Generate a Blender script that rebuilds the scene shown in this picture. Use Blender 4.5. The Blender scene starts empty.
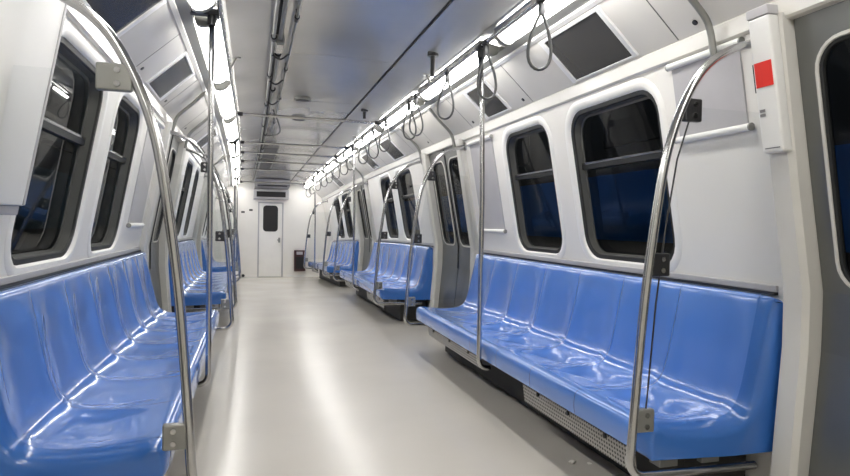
import bpy, bmesh, math, random
from mathutils import Vector, Matrix
random.seed(7)
SC = bpy.context.scene
COL = SC.collection
PI = math.pi

# ------------------------------------------------------------------ materials
def mat(name, color, rough=.5, metal=0., spec=.5, coat=0., noise=0., nscale=6., bump=0., bscale=40., rvar=0., coords='Object'):
    m = bpy.data.materials.new(name); m.use_nodes = True
    nt = m.node_tree; b = nt.nodes['Principled BSDF']
    b.inputs['Base Color'].default_value = (*color, 1)
    b.inputs['Roughness'].default_value = rough
    b.inputs['Metallic'].default_value = metal
    b.inputs['Specular IOR Level'].default_value = spec
    b.inputs['Coat Weight'].default_value = coat
    b.inputs['Coat Roughness'].default_value = .06
    tc = nt.nodes.new('ShaderNodeTexCoord')
    if noise > 0 or rvar > 0:
        n = nt.nodes.new('ShaderNodeTexNoise'); n.inputs['Scale'].default_value = nscale; n.inputs['Detail'].default_value = 4
        nt.links.new(tc.outputs[coords], n.inputs['Vector'])
        if noise > 0:
            r = nt.nodes.new('ShaderNodeValToRGB')
            r.color_ramp.elements[0].position = .3; r.color_ramp.elements[1].position = .7
            r.color_ramp.elements[0].color = (*[max(0, c*(1-noise)) for c in color], 1)
            r.color_ramp.elements[1].color = (*[min(1, c*(1+noise)) for c in color], 1)
            nt.links.new(n.outputs['Fac'], r.inputs['Fac']); nt.links.new(r.outputs['Color'], b.inputs['Base Color'])
        if rvar > 0:
            mr = nt.nodes.new('ShaderNodeMapRange')
            mr.inputs['To Min'].default_value = max(.02, rough-rvar); mr.inputs['To Max'].default_value = rough+rvar
            nt.links.new(n.outputs['Fac'], mr.inputs['Value']); nt.links.new(mr.outputs['Result'], b.inputs['Roughness'])
    if bump > 0:
        n2 = nt.nodes.new('ShaderNodeTexNoise'); n2.inputs['Scale'].default_value = bscale; n2.inputs['Detail'].default_value = 3
        nt.links.new(tc.outputs[coords], n2.inputs['Vector'])
        bp = nt.nodes.new('ShaderNodeBump'); bp.inputs['Strength'].default_value = bump; bp.inputs['Distance'].default_value = .01
        nt.links.new(n2.outputs['Fac'], bp.inputs['Height']); nt.links.new(bp.outputs['Normal'], b.inputs['Normal'])
    return m

def srgb(r, g, b):
    f = lambda c: (c/255/12.92) if c/255 <= .04045 else ((c/255+.055)/1.055)**2.4
    return (f(r), f(g), f(b))

M = {}
M['wall'] = mat('wall_white_laminate', srgb(236, 233, 227), .32, noise=.03, nscale=2, bump=.03, bscale=6)
M['wall_shine'] = mat('moulded_white_plastic', srgb(241, 239, 234), .34, noise=.02)
M['post'] = mat('door_post_paint', srgb(205, 203, 197), .35, noise=.04, nscale=3)
M['grey_panel'] = mat('grey_map_panel', srgb(182, 180, 182), .3, noise=.03)
M['cove'] = mat('cove_panel', srgb(220, 217, 211), .2, spec=.6, noise=.04, nscale=2, bump=.03, bscale=5)
M['ceil'] = mat('ceiling_aluminium', srgb(200, 198, 193), .16, metal=.5, noise=.07, nscale=1.3, bump=.05, bscale=2.5, rvar=.06)
M['ceil_side'] = mat('ceiling_side_panel', srgb(200, 198, 195), .2, metal=.45, noise=.05, nscale=2, bump=.04, bscale=3)
M['seam'] = mat('dark_seam', (.012, .012, .014), .6)
M['floor'] = mat('vinyl_floor', srgb(201, 196, 188), .23, spec=.42, noise=.03, nscale=1.2, bump=.025, bscale=9, rvar=.05)
M['steel'] = mat('brushed_steel', srgb(186, 186, 186), .2, metal=1., noise=.05, nscale=20)
M['door_steel'] = mat('door_stainless', srgb(124, 125, 123), .34, metal=.8, noise=.1, nscale=2.5, bump=.04, bscale=5)
M['dark_metal'] = mat('dark_bracket_metal', srgb(52, 52, 54), .4, metal=.4)
M['grey_metal'] = mat('grey_bracket_metal', srgb(142, 142, 138), .38, metal=.55)
M['seat'] = mat('blue_glossy_plastic', srgb(84, 130, 207), .2, spec=.55, coat=.6, noise=.05, nscale=1.5, bump=.05, bscale=7)
M['seat_end'] = mat('blue_end_plastic', srgb(58, 112, 190), .24, spec=.5, coat=.35, noise=.04, nscale=2)
M['black'] = mat('black_plastic', (.008, .008, .009), .5)
M['under'] = mat('underseat_shade_dark', srgb(34, 33, 31), .6, noise=.15, nscale=5)  # tone kept dark to deepen the shade below the seats
M['gasket'] = mat('rubber_gasket', (.012, .013, .013), .5)
M['jamb'] = mat('window_jamb_grey', srgb(88, 88, 85), .45, noise=.05)
M['screen'] = mat('dark_screen', (.03, .031, .034), .16, spec=.5)
M['bezel'] = mat('white_bezel', srgb(226, 226, 226), .3)
M['strap'] = mat('strap_grey', srgb(74, 74, 74), .4)
M['red'] = mat('red_sticker', srgb(222, 40, 26), .4)
M['white'] = mat('white_plastic', srgb(230, 229, 226), .3)
M['maroon'] = mat('dark_maroon_box', srgb(60, 28, 30), .35)
M['paper'] = mat('paper_scrap', srgb(225, 222, 215), .8)
M['label_grey'] = mat('small_print_grey', srgb(120, 120, 120), .6)
M['tunnel'] = mat('depot_wall_dark', (.02, .02, .022), .9, noise=.3)
M['train_blue'] = mat('train_blue_band', srgb(14, 92, 165), .4)
M['train_teal'] = mat('train_teal_band', srgb(62, 88, 100), .4)
M['train_dark'] = mat('train_dark_body', (.02, .022, .025), .4)
M['train_grey'] = mat('train_grey_body', srgb(90, 92, 96), .45)

def emis(name, color, strength):
    m = bpy.data.materials.new(name); m.use_nodes = True
    nt = m.node_tree; nt.nodes.clear()
    o = nt.nodes.new('ShaderNodeOutputMaterial'); e = nt.nodes.new('ShaderNodeEmission')
    e.inputs['Color'].default_value = (*color, 1); e.inputs['Strength'].default_value = strength
    nt.links.new(e.outputs[0], o.inputs[0]); return m
M['lamp'] = emis('lit_diffuser', (1, .985, .95), 22.5)

def glass(name, tint, ior=1.5, rough=.02, clear=.9):
    """thin sheet glass: fresnel mirror over a tinted see-through"""
    m = bpy.data.materials.new(name); m.use_nodes = True
    nt = m.node_tree; nt.nodes.clear()
    o = nt.nodes.new('ShaderNodeOutputMaterial'); t = nt.nodes.new('ShaderNodeBsdfTransparent')
    g = nt.nodes.new('ShaderNodeBsdfGlossy'); f = nt.nodes.new('ShaderNodeFresnel'); x = nt.nodes.new('ShaderNodeMixShader')
    t.inputs['Color'].default_value = (*tint, 1); g.inputs['Roughness'].default_value = rough
    f.inputs['IOR'].default_value = ior
    nt.links.new(f.outputs[0], x.inputs[0]); nt.links.new(t.outputs[0], x.inputs[1]); nt.links.new(g.outputs[0], x.inputs[2])
    nt.links.new(x.outputs[0], o.inputs[0]); return m
M['pane'] = glass('tinted_window_glass', (.5, .52, .53), 1.35)
M['clear'] = glass('clear_screen_glass', (.965, .97, .97), 1.12)

# perforated grille metal
def perforated():
    m = mat('perforated_metal', srgb(150, 148, 144), .4, metal=.5)
    nt = m.node_tree; b = nt.nodes['Principled BSDF']
    tc = nt.nodes.new('ShaderNodeTexCoord'); v = nt.nodes.new('ShaderNodeTexVoronoi')
    v.inputs['Scale'].default_value = 62; v.inputs['Randomness'].default_value = 0
    v.voronoi_dimensions = '2D'; v.inputs['Scale'].default_value = 48
    sp = nt.nodes.new('ShaderNodeSeparateXYZ'); cb = nt.nodes.new('ShaderNodeCombineXYZ')
    nt.links.new(tc.outputs['Object'], sp.inputs[0]); nt.links.new(sp.outputs[1], cb.inputs[0]); nt.links.new(sp.outputs[2], cb.inputs[1])
    nt.links.new(cb.outputs[0], v.inputs['Vector'])
    r = nt.nodes.new('ShaderNodeValToRGB'); r.color_ramp.interpolation = 'CONSTANT'
    r.color_ramp.elements[0].color = (.03, .03, .03, 1); r.color_ramp.elements[1].position = .3
    r.color_ramp.elements[1].color = (*srgb(168, 166, 162), 1)
    nt.links.new(v.outputs['Distance'], r.inputs['Fac']); nt.links.new(r.outputs['Color'], b.inputs['Base Color'])
    return m
M['perf'] = perforated()
def slotted(name, c1, c2, scale, axis=1):
    m = mat(name, c1, .5, metal=.3)
    nt = m.node_tree; b = nt.nodes['Principled BSDF']
    tc = nt.nodes.new('ShaderNodeTexCoord'); w = nt.nodes.new('ShaderNodeTexWave')
    w.bands_direction = 'XYZ'[axis]; w.inputs['Scale'].default_value = scale
    nt.links.new(tc.outputs['Object'], w.inputs['Vector'])
    r = nt.nodes.new('ShaderNodeValToRGB'); r.color_ramp.elements[0].position = .45; r.color_ramp.elements[1].position = .55
    r.color_ramp.elements[0].color = (*c1, 1); r.color_ramp.elements[1].color = (*c2, 1)
    nt.links.new(w.outputs['Fac'], r.inputs['Fac']); nt.links.new(r.outputs['Color'], b.inputs['Base Color'])
    return m
M['vent'] = slotted('slotted_vent', srgb(60, 60, 62), srgb(112, 112, 114), 8, 1)

# ------------------------------------------------------------------ helpers
def obj(name, bm, m, parent=None, smooth=False, angle=None, face=0):
    if face:                      # single sheet: turn it towards the aisle
        bm.normal_update()
        for f in bm.faces:
            if f.normal.x*face > 0: f.normal_flip()
    else: bmesh.ops.recalc_face_normals(bm, faces=bm.faces[:])
    me = bpy.data.meshes.new(name); bm.to_mesh(me); bm.free()
    o = bpy.data.objects.new(name, me); COL.objects.link(o)
    me.materials.append(M[m])
    if smooth:
        for p in me.polygons: p.use_smooth = True
        if angle: me.set_sharp_from_angle(angle=math.radians(angle))
    if parent:
        o.parent = parent; o.matrix_parent_inverse = Matrix.Translation(parent.location).inverted() if parent.type == 'EMPTY' else Matrix.Identity(4)
    return o

def tag(o, label, cat, group=None):
    o['label'] = label; o['category'] = cat
    if group: o['group'] = group
    return o

def thing(name, label, cat, loc=(0, 0, 0), group=None):
    o = bpy.data.objects.new(name, None); COL.objects.link(o); o.location = loc; o.empty_display_size = .1
    return tag(o, label, cat, group)

def struct(name, bm, m, smooth=False, angle=None):
    o = obj(name, bm, m, None, smooth, angle); o['kind'] = 'structure'; return o

def sempty(name, loc):
    o = bpy.data.objects.new(name, None); COL.objects.link(o); o.location = loc; o['kind'] = 'structure'; o.empty_display_size = .1
    return o

def BM(): return bmesh.new()

def box(bm, x0, x1, y0, y1, z0, z1, bev=0.):
    vs = [bm.verts.new((x, y, z)) for x in (x0, x1) for y in (y0, y1) for z in (z0, z1)]
    q = [(0, 1, 3, 2), (4, 6, 7, 5), (0, 4, 5, 1), (2, 3, 7, 6), (0, 2, 6, 4), (1, 5, 7, 3)]
    fs = [bm.faces.new([vs[i] for i in f]) for f in q]
    if bev > 0:
        es = list({e for f in fs for e in f.edges})
        bmesh.ops.bevel(bm, geom=es, offset=bev, segments=2, profile=.5, affect='EDGES')
    return vs

def hexa(bm, pts, bev=0.):
    """8 points: 4 bottom loop then 4 top loop"""
    vs = [bm.verts.new(p) for p in pts]
    q = [(0, 1, 2, 3), (4, 7, 6, 5), (0, 4, 5, 1), (1, 5, 6, 2), (2, 6, 7, 3), (3, 7, 4, 0)]
    fs = [bm.faces.new([vs[i] for i in f]) for f in q]
    if bev > 0:
        es = list({e for f in fs for e in f.edges})
        bmesh.ops.bevel(bm, geom=es, offset=bev, segments=2, profile=.5, affect='EDGES')

def smoothpath(pts, n=8):
    """Catmull-Rom through pts"""
    P = [Vector(p) for p in pts]; out = []
    for i in range(len(P)-1):
        p0 = P[i-1] if i else P[0]*2-P[1]; p1 = P[i]; p2 = P[i+1]; p3 = P[i+2] if i+2 < len(P) else P[-1]*2-P[-2]
        for k in range(n):
            t = k/n
            out.append(.5*((2*p1)+(p2-p0)*t+(2*p0-5*p1+4*p2-p3)*t*t+(3*p1-p0-3*p2+p3)*t**3))
    out.append(P[-1]); return out

def tube(bm, pts, r, seg=12, closed=False, flat=1.0):
    P = [Vector(p) for p in pts]; n = len(P); rings = []
    up = None
    for i in range(n):
        a = P[(i-1) % n] if (i or closed) else P[i]; b = P[(i+1) % n] if (i < n-1 or closed) else P[i]
        t = (b-a).normalized()
        if up is None:
            up = Vector((0, 1, 0)) if abs(t.y) < .9 else Vector((0, 0, 1))
        u = (up - t*up.dot(t)).normalized(); w = t.cross(u); up = u
        rings.append([bm.verts.new(P[i]+u*(r*flat*math.cos(2*PI*k/seg))+w*(r*math.sin(2*PI*k/seg))) for k in range(seg)])
    m = n if closed else n-1
    for i in range(m):
        A, B = rings[i], rings[(i+1) % n]
        for k in range(seg): bm.faces.new((A[k], A[(k+1) % seg], B[(k+1) % seg], B[k]))
    if not closed:
        bm.faces.new(rings[0]); bm.faces.new(rings[-1][::-1])

def cyl(bm, a, b, r, seg=14): tube(bm, [a, b], r, seg)

def rrect(y0, y1, z0, z1, r, n=6):
    pts = []
    for cy, cz, a0 in ((y1-r, z0+r, -PI/2), (y1-r, z1-r, 0), (y0+r, z1-r, PI/2), (y0+r, z0+r, PI)):
        for k in range(n+1):
            a = a0+PI/2*k/n; pts.append((cy+r*math.cos(a), cz+r*math.sin(a)))
    return pts

def extrude_profile(bm, prof, y0, y1, closed=False, caps=False, ny=1):
    rows = []
    for j in range(ny+1):
        y = y0+(y1-y0)*j/ny
        rows.append([bm.verts.new((x, y, z)) for x, z in prof])
    n = len(prof)
    for j in range(ny):
        for i in range(n if closed else n-1):
            k = (i+1) % n
            bm.faces.new((rows[j][i], rows[j][k], rows[j+1][k], rows[j+1][i]))
    if caps:
        bm.faces.new(rows[0]); bm.faces.new(rows[-1][::-1])

def lerp(a, b, t): return a+(b-a)*t
WP = [(0, 1.55), (.8, 1.55), (.98, 1.55), (2.1, 1.345), (2.6, 1.2535)]
def xw(z):
    for (a, xa), (b, xb) in zip(WP, WP[1:]):
        if z <= b: return lerp(xa, xb, (z-a)/(b-a))
    return WP[-1][1]
def WD(s, y, z, off=0.):
    """doorway plane: like the wall but tucked in towards the floor"""
    return W(s, y, z, off+.065*max(0., (.74-z)/.74))
LEAN = math.atan2(1.55-1.345, 1.12)
def W(s, y, z, off=0.):
    """a point on the side wall (s = +1 / -1), off metres into the car"""
    return Vector((s*(xw(z)-off), y, z))

Y0, Y1 = -2.6, 16.4
SIDE = {1: 'on the red sticker side', -1: 'on the white wall cabinet side'}
SIDE2 = {1: 'the wall with the red sticker', -1: 'the wall with the white cabinet'}

# ------------------------------------------------------------------ shell
bm = BM()
box(bm, -1.62, 1.62, Y0-.1, Y1+.1, -.06, 0)
struct('floor', bm, 'floor')

DOORS = [(.70, 1.86), (5.70, 6.85), (10.70, 11.85)]
ZK = .98; ZT = 2.1
WINS = [(2.68, 3.58), (3.88, 4.64), (7.68, 8.58), (8.88, 9.64), (12.68, 13.58), (13.88, 14.64)]
WZ0, WZ1, WR = 1.02, 1.965, .15

def wall_bits(s):
    bm = BM(); low = BM()
    segs = []; y = Y0
    for a, b in DOORS: segs.append((y, a-.03)); y = b+.03
    segs.append((y, Y1))
    for a, b in segs:
        ws = [w for w in WINS if w[0] > a and w[1] < b]
        # lower strips
        low.faces.new([low.verts.new(W(s, *p)) for p in ((a, 0), (b, 0), (b, ZK), (a, ZK))])
        # upper plane with window holes
        t = bmesh.new()
        loops = [[(a, ZK), (b, ZK), (b, ZT), (a, ZT)]]+[rrect(w[0]-.02, w[1]+.02, WZ0-.02, WZ1+.02, WR+.02) for w in ws]
        es = []
        for L in loops:
            vs = [t.verts.new((0, p[0], p[1])) for p in L]
            es += [t.edges.new((vs[i], vs[(i+1) % len(vs)])) for i in range(len(vs))]
        bmesh.ops.triangle_fill(t, use_beauty=True, use_dissolve=False, edges=es, normal=(1, 0, 0))
        # drop triangles lying in the holes
        vm = {}
        for f in t.faces:
            c = f.calc_center_median()
            if any(w[0]-.03 < c.y < w[1]+.03 and WZ0-.03 < c.z < WZ1+.03 for w in ws):
                inside = True
                if inside and all(any(w[0]-.05 <= v.co.y <= w[1]+.05 for w in ws) for v in f.verts): continue
            vv = []
            for v in f.verts:
                if v.index not in vm or vm[v.index] is None: pass
                vv.append(bm.verts.new(W(s, v.co.y, v.co.z)))
            bm.faces.new(vv)
        t.free()
    for b_, nm in ((bm, 'upper'), (low, 'lower')):
        bmesh.ops.remove_doubles(b_, verts=b_.verts[:], dist=1e-5)
        r = bmesh.ops.extrude_face_region(b_, geom=b_.faces[:])     # thicken outwards
        for v in [g for g in r['geom'] if isinstance(g, bmesh.types.BMVert)]: v.co.x += s*.05
        struct('wall_%s_%s' % ('right' if s > 0 else 'left', nm), b_, 'wall')
for s in (1, -1): wall_bits(s)

# header beam above windows and doors + sloping cove, one run per side
COVE0, COVE1 = (1.335, 2.12), (1.045, 2.385)
for s in (1, -1):
    side = 'right' if s > 0 else 'left'
    bm = BM()
    prof = [(1.40, 2.035), (1.345, 2.038), (1.335, 2.046), (1.327, 2.112), (1.333, 2.12), (1.42, 2.12), (1.42, 2.035)]
    extrude_profile(bm, [(s*x, z) for x, z in prof], Y0, Y1, closed=True, caps=True)
    struct('trim_1' if s > 0 else 'trim_2', bm, 'cove')
    bm = BM()
    prof = [COVE0, COVE1, (1.045, 2.42), (1.40, 2.42), (1.40, 2.12)]
    extrude_profile(bm, [(s*x, z) for x, z in prof], Y0, Y1, closed=True, caps=True)
    struct('ceiling_cove_'+side, bm, 'cove')
    # thin white lip along the cove top (light channel edge)
    bm = BM()
    extrude_profile(bm, [(s*x, z) for x, z in ((1.06, 2.362), (1.035, 2.372), (1.035, 2.40), (1.06, 2.40))], Y0, Y1, closed=True, caps=True)
    struct('trim_3' if s > 0 else 'trim_4', bm, 'wall_shine')
    bm = BM()
    extrude_profile(bm, [(s*x, z) for x, z in ((1.034, 2.385), (.972, 2.396), (.968, 2.43), (1.034, 2.43))], Y0, Y1, closed=True, caps=True)
    struct('trim_90' if s > 0 else 'trim_91', bm, 'grey_metal')
    # light channel roof and side ceiling panel
    bm = BM()
    prof = [(1.05, 2.42), (.93, 2.475), (.80, 2.475), (.785, 2.462), (.485, 2.52), (.485, 2.58), (1.05, 2.58)]
    extrude_profile(bm, [(s*x, z) for x, z in prof], Y0, Y1, closed=True, caps=True)
    struct('ceiling_side_'+side, bm, 'ceil_side')
    bm = BM()
    box(bm, min(s*.455, s*.487), max(s*.455, s*.487), Y0, Y1, 2.535, 2.58)
    struct('trim_5' if s > 0 else 'trim_6', bm, 'seam')
# centre ceiling panels, a tiny joint every 1.8 m
bm = BM()
y = Y0
while y < Y1:
    y2 = min(y+1.85, Y1)
    n = 8
    prof = [(lerp(-.46, .46, k/n), 2.522+.012*(1-(2*k/n-1)**2)) for k in range(n+1)]+[(.46, 2.58), (-.46, 2.58)]
    extrude_profile(bm, prof, y, y2-.006, closed=True, caps=True)
    y = y2
struct('ceiling', bm, 'ceil')

# end walls
bm = BM(); box(bm, -1.6, 1.6, Y0-.1, Y0, 0, 2.6); struct('wall_front', bm, 'wall')
bm = BM()
DX0, DX1, DZ1 = -.305, .305, 1.965
box(bm, -1.6, DX0, Y1, Y1+.08, 0, 2.6); box(bm, DX1, 1.6, Y1, Y1+.08, 0, 2.6); box(bm, DX0, DX1, Y1, Y1+.08, DZ1, 2.6)
struct('wall_back', bm, 'wall')
bm = BM()
for s in (1, -1):
    a, b = sorted((s*1.55, s*1.53)); box(bm, a, b, 15.6, Y1, 0, .07)
box(bm, -1.53, DX0-.03, Y1-.02, Y1, 0, .06); box(bm, DX1+.03, 1.53, Y1-.02, Y1, 0, .06)
struct('baseboard_back', bm, 'wall_shine')

# ------------------------------------------------------------------ windows
def loft(bm, loops, close_last=False):
    R = [[bm.verts.new(p) for p in L] for L in loops]
    n = len(R[0])
    for A, B in zip(R, R[1:]):
        for k in range(n): bm.faces.new((A[k], A[(k+1) % n], B[(k+1) % n], B[k]))
    if close_last: bm.faces.new(R[-1])

def ring(s, w, z, grow, off, r):
    return [W(s, p[0], p[1], off) for p in rrect(w[0]-grow, w[1]+grow, z[0]-grow, z[1]+grow, max(.02, r+grow))]

def wallbox(bm, s, y0, y1, z0, z1, o0, o1, bev=0.):
    """block following the leaning wall, o0..o1 metres into the car"""
    pts = [W(s, y0, z0, o0), W(s, y1, z0, o0), W(s, y1, z0, o1), W(s, y0, z0, o1), W(s, y0, z1, o0), W(s, y1, z1, o0), W(s, y1, z1, o1), W(s, y0, z1, o1)]
    hexa(bm, pts, bev)

wn = 0
def window(s, w):
    global wn; wn += 1
    yc = (w[0]+w[1])/2
    root = sempty('window_%d' % wn, W(s, yc, 1.0))
    z = (WZ0, WZ1)
    bm = BM()
    loft(bm, [ring(s, w, z, .065, -.003, WR), ring(s, w, z, .06, .003, WR), ring(s, w, z, .035, .007, WR), ring(s, w, z, .012, .004, WR), ring(s, w, z, .0, -.012, WR)])
    obj('window_surround', bm, 'wall_shine', root, True, 50)
    bm = BM()
    loft(bm, [ring(s, w, z, .012, -.010, WR), ring(s, w, z, -.022, -.011, WR), ring(s, w, z, -.026, -.022, WR)])
    obj('gasket', bm, 'gasket', root, True, 50)
    bm = BM()
    loft(bm, [ring(s, w, z, -.022, -.018, WR), ring(s, w, z, -.026, -.066, WR), ring(s, w, z, -.038, -.07, WR)])
    obj('window_jamb', bm, 'jamb', root, True, 50)
    bm = BM()
    f = bm.faces.new([bm.verts.new(p) for p in ring(s, w, z, -.012, -.078, WR)])
    obj('pane', bm, 'pane', root, face=s)
    # tilting upper light: rail across
    bm = BM()
    wallbox(bm, s, w[0]+.016, w[1]-.016, 1.60, 1.64, -.076, -.045)
    r = obj('transom_bar', bm, 'gasket', root)
    bm = BM(); wallbox(bm, s, w[0]+.03, w[1]-.03, 1.63, 1.642, -.05, -.042)
    obj('transom_lip', bm, 'steel', r)
    return root
for s in (1, -1):
    for w in WINS: window(s, w)

# ------------------------------------------------------------------ side doors and posts
dn = 0
def side_door(s, d):
    global dn; dn += 1
    root = sempty('door_%d' % dn, Vector((s*1.55, (d[0]+d[1])/2, 0)))
    ym = (d[0]+d[1])/2
    for a, b in ((d[0]+.003, ym-.006), (ym+.006, d[1]-.003)):
        win = (a+.075, b-.085); z = (1.0, 1.92)
        bm = BM()
        for z0, z1 in ((0.005, .74), (.74, ZK)):
            bm.faces.new([bm.verts.new(WD(s, yy, zz, -.02)) for yy, zz in ((a, z0), (b, z0), (b, z1), (a, z1))])
        t = bmesh.new(); es = []
        for L in ([(a, ZK), (b, ZK), (b, 2.2), (a, 2.2)], rrect(win[0], win[1], z[0], z[1], .1)):
            vs = [t.verts.new((0, p[0], p[1])) for p in L]
            es += [t.edges.new((vs[i], vs[(i+1) % len(vs)])) for i in range(len(vs))]
        bmesh.ops.triangle_fill(t, use_beauty=True, use_dissolve=False, edges=es, normal=(1, 0, 0))
        for f in t.faces:
            if all(win[0]-.001 <= v.co.y <= win[1]+.001 for v in f.verts): continue
            bm.faces.new([bm.verts.new(W(s, v.co.y, v.co.z, -.02)) for v in f.verts])
        t.free()
        bmesh.ops.remove_doubles(bm, verts=bm.verts[:], dist=1e-5)
        r = bmesh.ops.extrude_face_region(bm, geom=bm.faces[:])
        for v in [g for g in r['geom'] if isinstance(g, bmesh.types.BMVert)]: v.co.x += s*.035
        leaf = obj('door_leaf', bm, 'door_steel', root)
        bm = BM()
        loft(bm, [ring(s, win, z, .018, -.022, .1), ring(s, win, z, .014, -.014, .1), ring(s, win, z, .003, -.014, .1), ring(s, win, z, -.004, -.03, .1)])
        fr = obj('leaf_window_frame', bm, 'post', leaf, True, 50)
        bm = BM()
        loft(bm, [ring(s, win, z, -.002, -.016, .1), ring(s, win, z, -.012, -.02, .1), ring(s, win, z, -.014, -.034, .1)])
        obj('leaf_gasket', bm, 'gasket', leaf, True, 50)
        bm = BM(); bm.faces.new([bm.verts.new(p) for p in ring(s, win, z, .003, -.032, .1)])
        obj('leaf_pane', bm, 'pane', leaf, face=s)
    bm = BM()
    for z0, z1 in ((.74, .98), (.98, 2.1)):
        wallbox(bm, s, ym-.012, ym+.012, z0, z1, -.025, -.012)
    obj('meeting_rubber', bm, 'gasket', root)

def post(s, y0, y1, n, o=.05):
    bm = BM()
    zs = [0, .4, .74, .8, .98, 1.4, 1.8, 2.06]
    rows = []
    for z in zs:
        oo = o+.012*math.sin(PI*min(1, z/2.0))
        rows.append([bm.verts.new(p) for p in (W(s, y0, z, -.09), WD(s, y0, z, oo-.02), WD(s, y0+.02, z, oo), WD(s, y1-.02, z, oo), WD(s, y1, z, oo-.02), W(s, y1, z, -.09))])
    for A, B in zip(rows, rows[1:]):
        for i in range(6): bm.faces.new((A[i], A[(i+1) % 6], B[(i+1) % 6], B[i]))
    bm.faces.new(rows[0]); bm.faces.new(rows[-1])
    struct('trim_%d' % n, bm, 'post', True, 30)
tn = 7
for s in (1, -1):
    for d in DOORS:
        side_door(s, d)
        post(s, d[0]-.14, d[0], tn); tn += 1
        post(s, d[1], d[1]+.125, tn); tn += 1
# thin stainless sill plates at the doors
for s in (1, -1):
    for d in DOORS:
        bm = BM(); a, b = sorted((s*1.38, s*1.44)); box(bm, a, b, d[0], d[1], 0, .006)
        struct('trim_%d' % tn, bm, 'steel'); tn += 1

# ------------------------------------------------------------------ strip lights
ORD = ['first', 'second', 'third', 'fourth', 'fifth', 'sixth', 'seventh', 'eighth', 'ninth', 'tenth', 'eleventh', 'twelfth', 'thirteenth', 'fourteenth', 'fifteenth', 'sixteenth']
gaps = [-1.75+1.82*k for k in range(11)]      # ... 1.89, 3.71, 5.53 ...
gaps = [g-.02 for g in gaps]
for s in (1, -1):
    vis = 0
    for k in range(10):
        a, b = gaps[k]+.11, gaps[k+1]-.11
        if k >= 2: vis += 1
        lab = ('glowing white strip light %s, %s from the viewer' % (SIDE[s], ORD[vis-1])) if k >= 2 else ('glowing white strip light behind the viewer %s, %s along' % (SIDE[s], ORD[k]))
        root = thing('strip_light', lab, 'light', (s*.93, (a+b)/2, 2.42), 'ceiling strip lights')
        bm = BM()
        prof = [(.955, 2.405), (.948, 2.384), (.93, 2.374), (.905, 2.376), (.88, 2.388), (.85, 2.412), (.842, 2.43), (.842, 2.452), (.955, 2.43)]
        extrude_profile(bm, [(s*x, z) for x, z in prof], a+.045, b-.045, closed=True, caps=True)
        obj('diffuser', bm, 'lamp', root, True, 40)
        prof = [(.965, 2.405), (.956, 2.378), (.932, 2.366), (.902, 2.368), (.874, 2.382), (.842, 2.408), (.836, 2.43), (.836, 2.462), (.965, 2.43)]
        for c, d in ((a, a+.045), (b-.045, b)):
            bm = BM(); extrude_profile(bm, [(s*x, z) for x, z in prof], c, d, closed=True, caps=True)
            obj('end_cap', bm, 'grey_metal', root)
        bm = BM()
        a2, b2 = sorted((s*.832, s*.838)); box(bm, a2, b2, a+.02, b-.02, 2.434, 2.466)
        obj('light_rail_edge', bm, 'steel', root)

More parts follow.
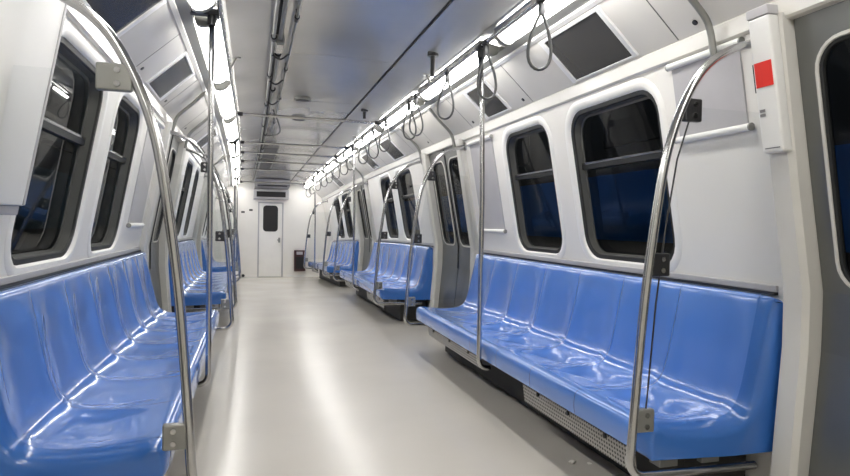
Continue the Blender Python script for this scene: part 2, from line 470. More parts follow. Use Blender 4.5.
# ------------------------------------------------------------------ benches
PROF = [(1.53, .90), (1.525, .925), (1.508, .942), (1.488, .940), (1.474, .922), (1.462, .87), (1.445, .79), (1.427, .70), (1.408, .61), (1.392, .545), (1.372, .49), (1.345, .455), (1.305, .434),
        (1.25, .425), (1.17, .421), (1.09, .424), (1.01, .431), (.95, .437), (.915, .436), (.895, .427), (.884, .408), (.88, .375), (.882, .34), (.886, .315)]
def resample(P, sub=2):
    V = smoothpath([(x, 0, z) for x, z in P], sub); return [(v.x, v.z) for v in V]
PR = resample(PROF, 2)
def seat_weight(x, z):
    """how deep the bucket is here (0 at the edges)"""
    if x > 1.33:            # backrest
        t = (z-.45)/(.92-.45); return max(0., min(1., (1-t)*2.2))*.95 if t > .0 else .95
    t = (x-.92)/(1.33-.92); return max(0., min(1., t*2.0))
def bench(s, y0, y1, n, label, ncut=14):
    root = thing('bench_seat', label, 'bench', (s*1.2, (y0+y1)/2, 0), 'blue bench seats along the walls')
    L = (y1-y0)/n
    N = len(PR)
    # normals of the profile
    nr = []
    for i in range(N):
        a = PR[max(0, i-1)]; b = PR[min(N-1, i+1)]; dx, dz = b[0]-a[0], b[1]-a[1]; l = math.hypot(dx, dz)
        nr.append((-dz/l, dx/l))      # points to the shell's back / underside
    for k in range(n):
        bm = BM(); rows = []
        a, b = y0+k*L, y0+(k+1)*L
        for j in range(ncut+1):
            u = -1+2*j/ncut; row = []
            y = lerp(a+.0015, b-.0015, j/ncut)
            for i, (x, z) in enumerate(PR):
                w = seat_weight(x, z)
                # domed top of each back: the bucket narrows towards the top
                wid = .93
                if x > 1.33 and z > .62: wid = lerp(.93, .35, min(1, ((z-.62)/.3)**2))
                f = 1-min(1, abs(u)/wid)**3.2 if abs(u) < wid else 0
                d = (.023 if x > 1.33 else .017)*w*f
                e = 1-abs(u); edge = -.006*max(0, 1-e/.09) if w > .05 else 0  # slight groove between shells
                nx, nz = nr[i]
                sg = 1 if nx*1+nz*-1 > 0 else -1
                row.append(bm.verts.new((s*(x+sg*nx*(d-edge*.6)), y, z+sg*nz*(d-edge*.6))))
            rows.append(row)
        for A, B in zip(rows, rows[1:]):
            for i in range(N-1): bm.faces.new((A[i], A[i+1], B[i+1], B[i]))
        obj('seat', bm, 'seat', root, True)
    # closed blue ends, rounded off
    for ya, yb, ry in ((y0+.004, y0-.075, .075), (y1-.004, y1+.03, .026)):
        bm = BM(); rings = []
        sy = 1 if yb > ya else -1
        def sect(ins, y):
            out = []
            for i, (x, z) in enumerate(PR):
                nx, nz = nr[i]; sg = 1 if nx-nz > 0 else -1
                lim = ins if x > .97 else ins*.55
                zz = z+sg*nz*lim if i > 10 else z-ins*.35
                out.append((min(1.53, x+sg*nx*lim), zz))
            return [(s*x, y, z) for x, z in out]+[(s*.905, y, .303), (s*1.30, y, .288), (s*1.532, y, .288), (s*1.532, y, .6)]
        L_ = [sect(.004, ya), sect(.004, yb-sy*ry)]
        for k in range(1, 7):
            t = PI/2*k/6
            L_.append(sect(.004+min(ry, .055)*(1-math.cos(t)), yb-sy*ry*(1-math.sin(t))))
        loft(bm, L_, True)
        obj('end_panel', bm, 'seat_end', root, True, 60)
    # underside tray, brackets, dark box standing in for the shade, perforated front panels
    bm = BM(); xa, xb = sorted((s*.90, s*1.50)); box(bm, xa, xb, y0, y1, .302, .316)
    obj('underside_tray', bm, 'under', root)
    bm = BM(); xa, xb = sorted((s*1.16, s*1.485)); box(bm, xa, xb, y0+.05, y1-.05, .012, .30)
    obj('underseat_shade_box', bm, 'under', root)
    for yb in (y0+.02, y1-.09):
        for xc in (1.06, 1.27):
            bm = BM(); xa, xb = sorted((s*(xc-.045), s*(xc+.045))); box(bm, xa, xb, yb, yb+.07, .225, .303, .004)
            obj('support_bracket', bm, 'grey_metal', root)
    for a, b, zl in (((y0+.12, y0+1.2, .165), (y0+1.95, y1-.15, .19)) if y1-y0 > 2 else ((y0+.6, y1-.1, .18),)):
        bm = BM()
        hexa(bm, [(s*.965, a, zl), (s*.965, b, zl), (s*.98, b, zl), (s*.98, a, zl), (s*.945, a, .302), (s*.945, b, .302), (s*.96, b, .302), (s*.96, a, .302)])
        g = obj('grille_panel', bm, 'perf', root)
        for yy in (a+.2, (a+b)/2, b-.2):
            bm = BM(); cyl(bm, (s*.953, yy, .262), (s*.942, yy, .262), .012, 8)
            obj('panel_lock', bm, 'dark_metal', g)
    if s < 0:                      # this row sits a touch closer to its wall
        for c in root.children_recursive:
            for v in c.data.vertices: v.co.x -= .015
    return root
B1 = (2.08, 5.48)
bench(1, *B1, 7, 'long glossy blue bench seat between the red sticker post and the first far door')
bench(1, 7.19, 10.48, 7, 'middle blue bench seat beyond the first doorway on the red sticker side')
bench(1, 12.19, 15.48, 7, 'farthest blue bench seat before the fire box and end wall', 8)
bench(-1, 2.32, 5.54, 7, 'long glossy blue bench seat under the windows by the white wall cabinet')
bench(-1, 7.03, 10.32, 7, 'second blue bench seat past the doorway on the white cabinet side')
bench(-1, 12.19, 15.48, 7, 'farthest blue bench seat by the end wall on the white cabinet side', 8)

# ledge trim just above the seat backs
for s in (1, -1):
    for a, b in ((2.05, 5.55), (6.98 if s < 0 else 7.05, 10.55), (12.06, 15.6)):
        bm = BM(); wallbox(bm, s, a, b, .955, .985, -.01, .012, .004)
        struct('trim_%d' % tn, bm, 'grey_panel'); tn += 1
        bm = BM(); wallbox(bm, s, a, b, .943, .956, -.01, .02)
        struct('trim_%d' % tn, bm, 'dark_metal'); tn += 1

# ------------------------------------------------------------------ curved hoops with glass screens
HP = [(.795, .37), (.808, .57), (.835, .92), (.872, 1.23), (.915, 1.49), (.972, 1.665), (1.045, 1.805), (1.115, 1.882), (1.19, 1.93), (1.27, 1.962)]
def hoop(s, y, label, dx=0., plate='dark_metal', near=0):
    root = thing('curved_grab_pole', label, 'grab pole', (s*.9, y, 0), 'curved grab poles at the bench ends')
    P = [(s*(x+dx), y, z) for x, z in HP]
    body = smoothpath(P+[(s*(xw(1.985)-.012), y, 1.985)], 6)
    r = .07; c = []
    for k in range(7):            # bottom corner
        a = PI+PI/2*k/6
        c.append((s*(.79+dx+r+r*math.cos(a)), y, .255+r+r*math.sin(a)))
    path = [(s*1.385, y, .25)]+[Vector(p) for p in c[::-1]]+body
    bm = BM(); tube(bm, path, .0175, 14)
    obj('tube', bm, 'steel', root, True)
    bm = BM(); xe = xw(1.985)
    cyl(bm, (s*(xe-.014), y, 1.983), (s*(xe+.004), y, 1.987), .018 if near > 0 else .042, 18)
    obj('wall_flange', bm, 'steel', root, True, 40)
    # clear draught screen behind the tube
    edge = [(x+dx+.052, z) for x, z in HP if .44 < z < 1.72]
    edge = [(.852+dx, .47)]+edge+[(1.045+dx, 1.70)]
    back = [(xw(z)-.02, z) for z in (1.70, 1.3, .99)]+[(1.46, .955), (1.36, .50)]
    poly = edge+back
    bm = BM()
    f0 = [bm.verts.new((s*x, y-.003, z)) for x, z in poly]; f1 = [bm.verts.new((s*x, y+.003, z)) for x, z in poly]
    bm.faces.new(f0); bm.faces.new(f1[::-1])
    obj('glass_screen', bm, 'clear', root)
    if near > 0:
        bm = BM(); tube(bm, [(s*x, y, z) for x, z in edge], .0035, 6)
        obj('screen_edge', bm, 'dark_metal', root)
    for zc, m in ((.475, 'grey_metal'), (1.08, 'dark_metal'), (1.685, plate)):
        if near < 0 and zc == 1.08: continue
        xx = None
        for (xa, za), (xb, zb) in zip(HP, HP[1:]):
            if za <= zc <= zb: xx = lerp(xa, xb, (zc-za)/(zb-za))+dx
        ex = .03 if near < 0 and zc > 1.5 else 0
        bm = BM(); a, b = sorted((s*(xx+.006), s*(xx+.085+ex)))
        box(bm, a, b, y-.014, y+.014, zc-.045, zc+.045, .006)
        cl = obj('clamp', bm, m, root)
        for zz in (-.022, .022):
            bm = BM(); cyl(bm, (s*(xx+.05), y-.013, zc+zz), (s*(xx+.05), y-.019, zc+zz), .010, 10)
            obj('screw', bm, 'steel', cl)
    return root
hoop(1, 1.986, 'curved steel grab pole beside the red sticker box at the near bench end', near=1)
hoop(1, 5.55, 'curved steel grab pole before the first far doorway on the red sticker side')
hoop(1, 7.07, 'curved steel grab pole at the near end of the middle bench, red sticker side')
hoop(1, 10.55, 'curved steel grab pole at the far end of the middle bench, red sticker side')
hoop(1, 12.07, 'curved steel grab pole at the near end of the farthest bench, red sticker side')
hoop(1, 15.56, 'last curved steel grab pole closest to the dark fire box')
hoop(-1, 2.2, 'big curved steel grab pole at the bench end next to the white wall cabinet', .022, 'grey_metal', -1)
hoop(-1, 5.62, 'curved steel grab pole at the far end of the long bench on the cabinet side')
hoop(-1, 6.9, 'curved steel grab pole at the near end of the second bench, cabinet side')
hoop(-1, 10.42, 'curved steel grab pole at the far end of the second bench, cabinet side')
hoop(-1, 12.07, 'curved steel grab pole at the near end of the farthest bench, cabinet side')
hoop(-1, 15.56, 'last curved steel grab pole closest to the black door stop')

# ------------------------------------------------------------------ ceiling grab rails, posts, straight poles
RX, RZ = .81, 2.40
for s in (1, -1):
    root = thing('ceiling_grab_rail', 'long straight steel ceiling rail along the strip lights '+SIDE[s], 'grab rail', (s*RX, 6, RZ), 'ceiling grab rails')
    bm = BM(); cyl(bm, (s*RX, -2.4, RZ), (s*RX, 16.2, RZ), .0145)
    obj('tube', bm, 'steel', root, True, 40)
    for y in (1.2, 4.86, 8.46, 12.1, 15.0):
        bm = BM(); cyl(bm, (s*(RX-.055), y, RZ+.09), (s*(RX-.01), y, RZ), .012); cyl(bm, (s*(RX-.055), y, 2.478), (s*(RX-.055), y, RZ+.08), .012, 10)
        cyl(bm, (s*(RX-.055), y, 2.466), (s*(RX-.055), y, 2.48), .032, 14)
        obj('drop_post', bm, 'grey_metal', root, True, 40)

def straight_pole(s, y, label):
    root = thing('straight_grab_pole', label, 'grab pole', (s*.86, y, .2), 'straight steel poles at the benches')
    x, xt = (.845, RX) if s > 0 else (.861, .861)
    path = [(s*(x+.08), y, .262)]+[(s*(x+.06+.06*math.cos(a)), y, .322+.06*math.sin(a)) for a in [PI*1.5-PI/2*k/6 for k in range(7)]]+[(s*x, y, .6), (s*x, y, 1.4), (s*lerp(x, xt, .4), y, 2.0), (s*xt, y, RZ-.012)]
    bm = BM(); tube(bm, path, .0165, 14)
    obj('tube', bm, 'steel', root, True)
    if s > 0:
        bm = BM(); cyl(bm, (s*RX, y-.04, RZ), (s*RX, y+.04, RZ), .0205, 14); cyl(bm, (s*RX, y, RZ-.075), (s*RX, y, RZ-.01), .022, 14)
        obj('rail_clamp', bm, 'dark_metal', root, True, 40)
    else:
        bm = BM(); cyl(bm, (s*xt, y, RZ-.06), (s*xt, y, RZ), .024, 14)
        obj('top_socket', bm, 'dark_metal', root, True, 40)
        bm = BM(); a, b = sorted((s*.815, s*.99)); box(bm, a, b, y-.03, y+.03, RZ-.005, RZ+.03, .006)
        obj('ceiling_bracket', bm, 'dark_metal', root)
    return root
straight_pole(1, 3.74, 'thin upright steel pole in front of the long bench, red sticker side')
straight_pole(1, 8.9, 'thin upright steel pole in front of the middle bench, red sticker side')
straight_pole(1, 13.9, 'thin upright steel pole in front of the farthest bench, red sticker side')
straight_pole(-1, 3.69, 'thin upright steel pole in front of the long bench, white cabinet side')
straight_pole(-1, 9.15, 'thin upright steel pole in front of the second bench, white cabinet side')
straight_pole(-1, 14.61, 'thin upright steel pole in front of the farthest bench, white cabinet side')

for i, y in enumerate((6.95, 9.25, 10.4, 11.6, 12.9, 15.5)):
    root = thing('ceiling_cross_bar', 'steel bar spanning the ceiling between the two grab rails, %s from the viewer' % ORD[i], 'grab rail', (0, y, RZ), 'bars across the ceiling')
    bm = BM(); cyl(bm, (-RX+.018, y, RZ), (RX-.018, y, RZ), .016)
    obj('tube', bm, 'steel', root, True, 40)
    for s in (1, -1):
        bm = BM(); cyl(bm, (s*(RX-.07), y, RZ), (s*(RX-.015), y, RZ), .024, 14)
        obj('rail_clamp', bm, 'dark_metal', root, True, 40)

# ------------------------------------------------------------------ hanging straps on the right-hand rail
def strap_meshes():
    bm = BM()
    tube(bm, [(0, -.028, 0), (0, .028, 0)], .020, 14)
    box(bm, -.016, .016, -.012, .012, -.085, -.02, .004)
    loop = []
    n = 26
    for k in range(n):
        t = 2*PI*k/n
        z = -.22+.145*math.cos(t); wv = .055*math.sin(t)*(1-.55*math.cos(t))
        loop.append((wv, 0, z))
    b2 = BM(); tube(b2, loop, .0085, 8, closed=True, flat=1.5)
    return bm, b2
YS = [2.86, 3.64, 4.43, 5.36, 5.62, 6.66, 7.4, 8.1, 9.0, 9.8, 10.6, 11.4, 12.3, 13.2, 14.2, 15.1]
proto = None
for i, y in enumerate(YS):
    lab = 'large grey hanging strap loop above the long bench, %s from the viewer' % ORD[i]
    if i > 4: lab = 'small far grey hanging strap loop on the rail, %s from the viewer' % ORD[i]
    rz = PI*.07*math.sin(i*2.3)-.25
    if proto is None:
        proto = thing('hanging_strap', lab, 'hanging strap', (0, 0, 0), 'hanging straps on the ceiling rail')
        a, b = strap_meshes()
        ka = obj('collar', a, 'dark_metal', proto, True, 40); kb = obj('loop', b, 'strap', proto, True)
        o = proto; kids = (ka, kb)
    else:
        o = proto.copy(); COL.objects.link(o); o['label'] = lab
        for k_ in kids:
            c = k_.copy(); COL.objects.link(c); c.parent = o
            if c.name.startswith('loop'): c.rotation_euler = (0, .05*math.sin(i*4.1), rz)
    o.location = (RX, y, RZ)
kids[1].rotation_euler = (0, .03, -.2)

# ------------------------------------------------------------------ cove: screens, inspection panels
CD = Vector((COVE1[0]-COVE0[0], 0, COVE1[1]-COVE0[1])); CL = CD.length; CD.normalize()
CN = Vector((-CD.z, 0, CD.x))      # into the car and down
if CN.z > 0: CN = -CN
def CV(s, y, t, off):
    p = Vector((COVE0[0], 0, COVE0[1]))+CD*(t*CL)+CN*off
    return Vector((s*p.x, y, p.z))
def cbox(bm, s, y0, y1, t0, t1, o0, o1, bev=0.):
    hexa(bm, [CV(s, y0, t0, o0), CV(s, y1, t0, o0), CV(s, y1, t1, o0), CV(s, y0, t1, o0), CV(s, y0, t0, o1), CV(s, y1, t0, o1), CV(s, y1, t1, o1), CV(s, y0, t1, o1)], bev)
def screen(s, y0, y1, label, t0=.08, t1=.86):
    root = thing('display_screen', label, 'screen', CV(s, (y0+y1)/2, .5, 0), 'dark screens on the sloping ceiling edge')
    bm = BM()
    cbox(bm, s, y0-.035, y0, t0-.03, t1+.05, -.002, .014, .003); cbox(bm, s, y1, y1+.045, t0-.03, t1+.05, -.002, .014, .003)
    cbox(bm, s, y0, y1, t1, t1+.05, -.002, .014, .003); cbox(bm, s, y0, y1, t0-.03, t0, -.002, .010, .003)
    obj('bezel', bm, 'bezel', root)
    bm = BM(); cbox(bm, s, y0, y1, t0, t1, -.002, .006)
    obj('screen_face', bm, 'screen', root)
screen(1, 2.78, 3.36, 'dark sloping screen over the long bench nearest the red sticker box')
screen(1, 4.38, 4.80, 'second smaller dark screen over the long bench, red sticker side', .1, .8)
screen(1, 7.75, 8.3, 'far dark screen over the middle bench, red sticker side')
screen(1, 9.3, 9.75, 'farthest dark screen over the middle bench, red sticker side', .1, .8)
screen(1, 12.75, 13.3, 'dark screen over the farthest bench, red sticker side')
screen(-1, 2.70, 3.36, 'dark sloping screen above the window nearest the white wall cabinet')
screen(-1, 4.42, 4.95, 'dark reflecting screen above the long bench beyond the blank panel, cabinet side')
screen(-1, 7.75, 8.3, 'far dark screen above the second bench, white cabinet side')
# panel joints of the cove (thin seams) and small latches
for s in (1, -1):
    bm = BM()
    for y in (1.4, 2.45, 4.0, 5.25, 6.5, 7.3, 8.9, 10.2, 11.3, 12.4, 13.6, 14.8):
        cbox(bm, s, y, y+.006, .02, .97, -.002, .0015)
    struct('trim_%d' % tn, bm, 'jamb'); tn += 1
    for i, y in enumerate((2.30, 4.10, 5.15, 6.6)):
        bm = BM(); c = CV(s, y, .14, 0); d = CV(s, y, .14, .006)
        cyl(bm, c, d, .013, 12)
        t = obj('panel_latch', bm, 'dark_metal', None, True, 40)
        tag(t, 'tiny dark latch on the cove %s, %s from the viewer' % (SIDE[s], ORD[i]), 'latch', 'latches on the cove panels')
# arched ribs across the cove (curved tube from the ceiling to the hoop)
def cove_rib(s, y, label):
    P = [CV(s, y, .99, .018), CV(s, y, .6, .03), CV(s, y, .2, .032), Vector((s*1.29, y, 2.085)), Vector((s*1.305, y, 2.02)), Vector((s*1.315, y, 1.975))]
    bm = BM(); tube(bm, smoothpath(P, 5), .015, 10)
    o = obj('cove_brace_tube', bm, 'grey_metal', None, True)
    tag(o, label, 'brace', 'tubes over the cove')
for i, (s, y) in enumerate(((1, 2.2), (1, 5.72), (1, 6.95), (1, 10.65), (-1, 5.72), (-1, 6.8), (-1, 10.55))):
    cove_rib(s, y, 'grey tube curving over the cove to a curved pole, %s, %s one' % (('sticker side' if s > 0 else 'cabinet side'), ORD[i % 4]))

# ------------------------------------------------------------------ right wall details
# post box with red sticker
root = thing('emergency_box', 'tall white box on the door post with a square red sticker', 'emergency box', W(1, 1.97, 1.52, .06))
bm = BM(); wallbox(bm, 1, 1.862, 1.962, 1.53, 2.05, .045, .095, .008)
obj('housing', bm, 'white', root)
bm = BM(); wallbox(bm, 1, 1.860, 1.964, 2.05, 2.085, .045, .098, .003)
obj('top_cap', bm, 'grey_panel', root)
bm = BM(); wallbox(bm, 1, 1.872, 1.952, 1.785, 1.88, .0945, .098)
obj('red_sticker', bm, 'red', root)
bm = BM(); wallbox(bm, 1, 1.961, 1.966, 1.77, 1.88, .05, .092)
obj('black_slot', bm, 'black', root)
for z in (1.672, 1.689):
    bm = BM(); wallbox(bm, 1, 1.925, 1.95, z, z+.011, .0945, .097)
    obj('small_print', bm, 'label_grey', root)
bm = BM(); wallbox(bm, 1, 1.875, 1.945, 1.545, 1.549, .0945, .0965)
obj('seam_line', bm, 'label_grey', root)

def map_holder(s, y0, y1, z0, z1, label):
    root = thing('map_holder', label, 'map holder', W(s, (y0+y1)/2, z0), 'grey map holders on the walls')
    bm = BM(); wallbox(bm, s, y0+.02, y1-.01, z0, z1, -.004, .008)
    obj('map_panel', bm, 'grey_panel', root)
    for z in (z0, z1):
        bm = BM(); cyl(bm, W(s, y0, z, .016), W(s, y1, z, .016), .017, 14)
        obj('holder_tube', bm, 'white', root, True, 40)
        bm = BM(); cyl(bm, W(s, y0-.008, z, .016), W(s, y0, z, .016), .0175, 14); cyl(bm, W(s, y1, z, .016), W(s, y1+.006, z, .016), .0175, 14)
        obj('tube_cap', bm, 'grey_metal', root, True, 40)
map_holder(1, 2.085, 2.54, 1.66, 2.015, 'square grey map panel between two white tubes behind the nearest curved pole')
map_holder(1, 4.85, 5.42, 1.17, 1.99, 'tall grey map panel beyond the windows of the long bench, red sticker side')
map_holder(-1, 4.85, 5.42, 1.17, 1.99, 'tall grey map panel beyond the windows on the white cabinet side')

# left wall cabinet
root = thing('wall_cabinet', 'big flat white wall cabinet above the near end of the bench', 'cabinet', W(-1, 2.0, 1.24))
bm = BM(); wallbox(bm, -1, 1.35, 2.55, 1.26, 2.03, -.002, .062, .005)
obj('body', bm, 'white', root)
bm = BM(); wallbox(bm, -1, 1.35, 2.545, 1.225, 1.26, -.002, .05, .004)
obj('bottom_ledge', bm, 'grey_panel', root)
bm = BM(); wallbox(bm, -1, 2.53, 2.553, 1.262, 2.028, .05, .066, .004)
obj('edge_strip', bm, 'grey_panel', root)
for z in (1.68, 1.79):
    bm = BM(); cyl(bm, W(-1, 1.945, z, .061), W(-1, 1.945, z, .073), .026, 16)
    obj('lock_knob', bm, 'dark_metal', root, True, 40)

# ------------------------------------------------------------------ ceiling conduits and small things
def conduit(x, y0, y1, z, r, label, ties):
    root = thing('ceiling_conduit', label, 'conduit', (x, y0, z), 'conduits under the ceiling')
    bm = BM(); cyl(bm, (x, y0, z), (x, y1, z), r, 10)
    obj('pipe', bm, 'grey_metal', root, True, 40)
    for y in ties:
        bm = BM(); cyl(bm, (x, y-.03, z), (x, y+.03, z), r*1.9, 10); cyl(bm, (x, y, z), (x, y, 2.53), .008, 8)
        obj('clip', bm, 'dark_metal', root, True, 40)
conduit(-.50, -1, 15.8, 2.455, .011, 'thin steel conduit pipe under the ceiling closest to the cabinet side lights', [2.9, 4.2, 5.3, 6.6, 8, 9.5, 11, 12.4])
conduit(-.455, -1, 15.8, 2.47, .014, 'thicker middle conduit pipe of three under the ceiling', [3.3, 4.65, 5.9, 7.3, 8.8, 10.3, 11.8])
conduit(-.375, -1, 9.0, 2.47, .009, 'thin conduit pipe of three nearest the ceiling middle', [3.8, 5.1, 6.3, 7.8])
root = thing('conduit_junction', 'small grey junction box joined to the conduit pipes on the ceiling', 'junction box', (-.46, 4.35, 2.46))
bm = BM(); box(bm, -.485, -.425, 4.25, 4.5, 2.435, 2.50, .006); obj('box_body', bm, 'grey_metal', root)
bm = BM(); box(bm, -.48, -.43, 4.27, 4.48, 2.43, 2.436, .002); obj('box_lid', bm, 'steel', root)
for i, y in enumerate((4.6, 5.45, 6.4)):
    bm = BM(); tube(bm, smoothpath([(-.50, y, 2.45), (-.44, y+.02, 2.425), (-.375, y, 2.468)], 5), .007, 8)
    tag(obj('conduit_link', bm, 'dark_metal', None, True), 'short dark link between the conduit pipes, %s from the viewer' % ORD[i], 'conduit link', 'links between conduits')
for i, (x, y, z0) in enumerate(((.65, 4.30, 2.32), (.58, 6.75, 2.40))):
    root = thing('ceiling_stub_post', 'short thick grey post hanging from the ceiling side panel by the rail, the %s one' % ('nearer' if i == 0 else 'farther'), 'post', (x, y, z0), 'stub posts on the ceiling')
    zc = lerp(2.462, 2.52, (.785-x)/.3)
    bm = BM(); cyl(bm, (x, y, z0), (x, y, zc), .018, 14); obj('stem', bm, 'dark_metal', root, True, 40)
    bm = BM(); cyl(bm, (x, y, zc-.022), (x, y, zc+.01), .042, 18); obj('flange', bm, 'dark_metal', root, True, 40)
# loose cable coil below the conduits further away
bm = BM(); tube(bm, smoothpath([(-.42, 6.9, 2.46), (-.34, 7.3, 2.38), (-.30, 7.8, 2.36), (-.34, 8.4, 2.40), (-.45, 8.9, 2.46)], 6), .008, 8)
tag(obj('drooping_cable', bm, 'dark_metal', None, True), 'thin dark cable drooping in an arc under the ceiling by the first cross bar', 'cable')
for i, (x, y) in enumerate(((-.13, 6.5), (-.08, 7.7))):
    root = thing('ceiling_speaker', 'small grey ceiling speaker disc, %s' % ('the nearer of the two' if i == 0 else 'the farther of the two'), 'speaker', (x, y, 2.52), 'ceiling speakers')
    bm = BM(); cyl(bm, (x, y, 2.505), (x, y, 2.53), .085, 24); obj('speaker_rim', bm, 'grey_metal', root, True, 40)
    bm = BM(); cyl(bm, (x, y, 2.501), (x, y, 2.506), .07, 24); obj('speaker_grille', bm, 'vent', root, True, 40)
for i, (y0, y1) in enumerate(((10.5, 11.9), (12.2, 13.8))):
    root = thing('ceiling_vent', 'dark slotted ceiling vent near the end wall, the %s one' % ('nearer' if i == 0 else 'farther'), 'vent', (-.3, y0, 2.5), 'ceiling vents')
    bm = BM(); box(bm, -.435, -.175, y0, y1, 2.505, 2.535, .004); obj('vent_frame', bm, 'grey_metal', root)
    bm = BM(); box(bm, -.415, -.195, y0+.03, y1-.03, 2.50, 2.507); obj('slats', bm, 'vent', root)

# ------------------------------------------------------------------ end wall
root = sempty('door_%d' % (dn+1), (0, Y1, 0))
bm = BM(); box(bm, DX0+.012, DX1-.012, Y1+.015, Y1+.05, .012, DZ1-.008)
leaf = obj('door_leaf', bm, 'wall_shine', root)
bm = BM()
box(bm, DX0-.022, DX0+.012, Y1-.012, Y1+.03, 0, DZ1+.02, .003); box(bm, DX1-.012, DX1+.022, Y1-.012, Y1+.03, 0, DZ1+.02, .003); box(bm, DX0-.02, DX1+.02, Y1-.012, Y1+.03, DZ1-.01, DZ1+.02, .003)
obj('door_frame', bm, 'grey_panel', root)
def xz_ring(x0, x1, z0, z1, r, y, g): return [(p[0], y, p[1]) for p in rrect(x0-g, x1+g, z0-g, z1+g, r+g)]
q = (-.175, .168, 1.23, 1.88, .07)
bm = BM(); loft(bm, [xz_ring(*q, Y1+.016, .02), xz_ring(*q, Y1+.006, .016), xz_ring(*q, Y1+.006, .0), xz_ring(*q, Y1+.012, -.004)])
obj('door_window_gasket', bm, 'gasket', root, True, 50)
bm = BM(); box(bm, q[0]+.004, q[1]-.004, Y1+.010, Y1+.02, q[2]+.004, q[3]-.004)
obj('door_window_pane', bm, 'black', root)
bm = BM(); box(bm, .20, .25, Y1-.012, Y1+.016, .92, 1.05, .006); cyl(bm, (.225, Y1-.012, .985), (.225, Y1-.05, .985), .012, 10); box(bm, .17, .235, Y1-.06, Y1-.045, .972, 1.0, .004)
obj('door_handle', bm, 'grey_metal', root)
# LED display above the door
root = thing('destination_display', 'wide black LED display above the white end door', 'display', (0, Y1, 2.1))
bm = BM(); box(bm, -.45, .45, Y1-.2, Y1-.002, 2.05, 2.31, .02); obj('housing', bm, 'grey_panel', root)
bm = BM(); box(bm, -.375, .36, Y1-.21, Y1-.198, 2.105, 2.245, .002); obj('screen_face', bm, 'black', root)
# air outlet hood
root = thing('air_outlet_hood', 'grey rounded air outlet hood under the ceiling above the black display', 'air outlet', (0, Y1-.3, 2.3))
bm = BM()
prof = [(Y1-.01, 2.325), (Y1-.25, 2.325), (Y1-.45, 2.34), (Y1-.58, 2.37), (Y1-.66, 2.43), (Y1-.68, 2.515), (Y1-.01, 2.515)]
A = [bm.verts.new((-.43, y, z)) for y, z in prof]; Bv = [bm.verts.new((.43, y, z)) for y, z in prof]
for i in range(len(prof)): bm.faces.new((A[i], A[(i+1) % 7], Bv[(i+1) % 7], Bv[i]))
bm.faces.new(A); bm.faces.new(Bv[::-1])
obj('hood_body', bm, 'grey_panel', root, True, 50)
bm = BM(); box(bm, -.37, .37, Y1-.60, Y1-.565, 2.345, 2.375, .01); obj('outlet_slot', bm, 'dark_metal', root)
# dark red box
root = thing('fire_box', 'dark maroon and black fire box low on the white end wall', 'fire box', (.76, Y1, .15))
bm = BM(); box(bm, .615, .91, Y1-.12, Y1-.002, .16, .72, .012); obj('housing', bm, 'maroon', root)
bm = BM(); box(bm, .66, .865, Y1-.128, Y1-.118, .22, .54, .004); obj('front_panel', bm, 'black', root)
bm = BM(); box(bm, .67, .83, Y1-.128, Y1-.118, .60, .68, .004); obj('pale_label', bm, 'grey_panel', root)
for i, (x, z) in enumerate(((-.705, 1.71), (-.505, 1.767))):
    root = thing('wall_latch', 'small grey latch on the end wall beside the door, the %s one' % ('lower' if i == 0 else 'upper'), 'latch', (x, Y1, z), 'end wall latches')
    bm = BM(); box(bm, x-.045, x+.045, Y1-.012, Y1-.001, z-.025, z+.025, .004); obj('plate', bm, 'jamb', root)
    bm = BM(); cyl(bm, (x, Y1-.03, z), (x, Y1-.011, z), .015, 10); obj('knob', bm, 'dark_metal', root, True, 40)
root = thing('door_stop', 'small black round door stop at the foot of the end wall', 'door stop', (-.685, Y1, .04))
bm = BM(); cyl(bm, (-.685, Y1-.075, .045), (-.685, Y1-.021, .045), .04, 16); obj('bumper', bm, 'black', root, True, 40)
bm = BM(); cyl(bm, (-.685, Y1-.021, .045), (-.685, Y1-.001, .045), .025, 12); obj('shaft', bm, 'steel', root, True, 40)

# scraps on the floor
for i, (x, y, r, lab) in enumerate(((.98, 2.74, .018, 'larger white crumb of paper on the floor below the long bench'), (1.06, 2.705, .011, 'smaller white crumb of paper on the floor beside the larger one'))):
    bm = BM(); bmesh.ops.create_icosphere(bm, subdivisions=2, radius=r)
    for v in bm.verts:
        v.co *= 1+random.uniform(-.25, .25); v.co.z *= .45; v.co += Vector((x, y, r*.42))
    tag(obj('paper_scrap', bm, 'paper'), lab, 'litter', 'paper scraps on the floor')

# ------------------------------------------------------------------ outside: neighbouring parked trains in a dark depot
for s in (1, -1):
    root = thing('parked_train', 'dark parked train with a %s band outside the windows %s' % (('blue', 'by the red sticker') if s > 0 else ('dull teal', 'by the white cabinet')), 'train', (s*3.2, 6, -1), 'parked trains outside')
    def sb(bm, z0, z1, d=0., ya=-3, yb=24):
        a, b = sorted((s*(2.75-d), s*(3.4))); box(bm, a, b, ya, yb, z0, z1)
    bm = BM(); sb(bm, -.9, 1.1); sb(bm, 1.74, 3.2); obj('body', bm, 'train_dark', root)
    bm = BM(); sb(bm, 1.1, 1.74, .004); obj('blue_band' if s > 0 else 'teal_band', bm, 'train_blue' if s > 0 else 'train_teal', root)
    for y in range(-2, 20, 3):
        bm = BM(); a, b = sorted((s*2.735, s*2.76)); box(bm, a, b, y, y+1.3, 2.0, 2.5, .01); obj('train_window', bm, 'black', root)
bm = BM()
for s in (1, -1):
    a, b = sorted((s*4.2, s*4.3)); box(bm, a, b, -8, 30, -1.2, 4.6)
box(bm, -4.3, 4.3, -8, 30, 4.6, 4.7); box(bm, -4.3, 4.3, -8, 30, -1.3, -1.2); box(bm, -4.3, 4.3, 30, 30.1, -1.3, 4.7); box(bm, -4.3, 4.3, -8.1, -8, -1.3, 4.7)
struct('wall_depot', bm, 'tunnel')
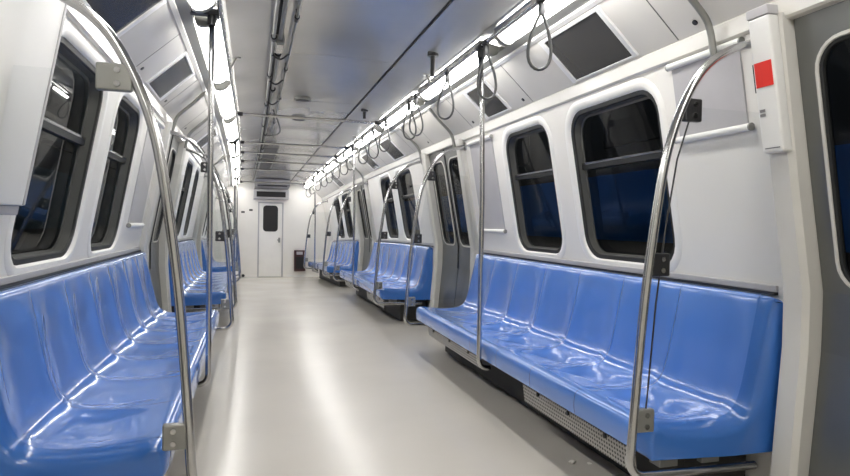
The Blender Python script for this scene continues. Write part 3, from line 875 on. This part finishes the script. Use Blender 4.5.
# unseen fill lights, added to brighten the parked trains
for s in (1, -1):
    for y in (1, 7, 13):
        l = bpy.data.lights.new('train_fill_light', 'AREA'); l.shape = 'RECTANGLE'; l.size = .2; l.size_y = 2.5; l.energy = 14; l.color = (.85, .93, 1)
        o = bpy.data.objects.new('train_fill_light', l); COL.objects.link(o); o.location = (s*2.1, y, 4.2)

# ------------------------------------------------------------------ the carriage runs through a slight curve and dip further along the track
def bend(p):
    t = max(0., (p[1]-6)/10.4)**2
    return Vector((p[0]-.17*t, p[1], p[2]-.26*t))
done = set()
skip = lambda o: o.name.startswith(('parked_train', 'wall_depot', 'train_fill_light')) or (o.parent and skip(o.parent))
for o in list(SC.objects):
    if skip(o): continue
    top = o
    while top.parent: top = top.parent
    if top.name.startswith('hanging_strap'):
        if o is top: o.location = bend(o.location)
        continue
    if o.type == 'MESH' and o.data.name not in done:
        done.add(o.data.name)
        ys = [v.co.y for v in o.data.vertices]
        if max(ys) <= 6: continue
        if max(ys)-min(ys) > 1.6 and o.data.name.split('.')[0] not in ('seat',):
            b = bmesh.new(); b.from_mesh(o.data)
            for k in range(12):
                yk = 6+k*.95
                if min(ys) < yk < max(ys):
                    bmesh.ops.bisect_plane(b, geom=b.verts[:]+b.edges[:]+b.faces[:], plane_co=(0, yk, 0), plane_no=(0, 1, 0), dist=1e-5)
            b.to_mesh(o.data); b.free()
        for v in o.data.vertices: v.co = bend(v.co)
    elif o.type == 'EMPTY':
        o.location = bend(o.location)
for o in SC.objects:
    if o.type == 'MESH' and o.parent and o.parent.type == 'EMPTY' and not o.parent.name.startswith('hanging_strap'):
        o.matrix_parent_inverse = Matrix.Translation(o.parent.location).inverted()

# ------------------------------------------------------------------ world, camera, view
w = bpy.data.worlds.new('World'); SC.world = w; w.use_nodes = True
w.node_tree.nodes['Background'].inputs[0].default_value = (.02, .022, .03, 1)
w.node_tree.nodes['Background'].inputs[1].default_value = .3

cam = bpy.data.cameras.new('camera'); co = bpy.data.objects.new('camera', cam); COL.objects.link(co)
cam.sensor_width = 36; cam.lens = 600/850*36; cam.clip_start = .02; cam.clip_end = 100
R = Matrix(((0.9611311823384286, -0.011534127831512055, -0.27585107255890906),
            (-0.2754652795947962, 0.027226219494834506, -0.9609253939353356),
            (0.01859381817957062, 0.9995627528410537, 0.022990716785686278)))
co.matrix_world = Matrix.Translation((-.62, 0, 1.22)) @ R.to_4x4()
SC.camera = co
SC.view_settings.view_transform = 'Standard'
SC.view_settings.look = 'None'
SC.view_settings.exposure = 0.0
SC.view_settings.gamma = 1
SC.view_settings.use_curve_mapping = False
SC.cycles.max_bounces = 10
SC.cycles.diffuse_bounces = 5
SC.cycles.glossy_bounces = 5
SC.cycles.transparent_max_bounces = 12
SC.cycles.caustics_reflective = False
SC.cycles.caustics_refractive = False
SC.cycles.sample_clamp_indirect = 6
SC.cycles.use_denoising = True
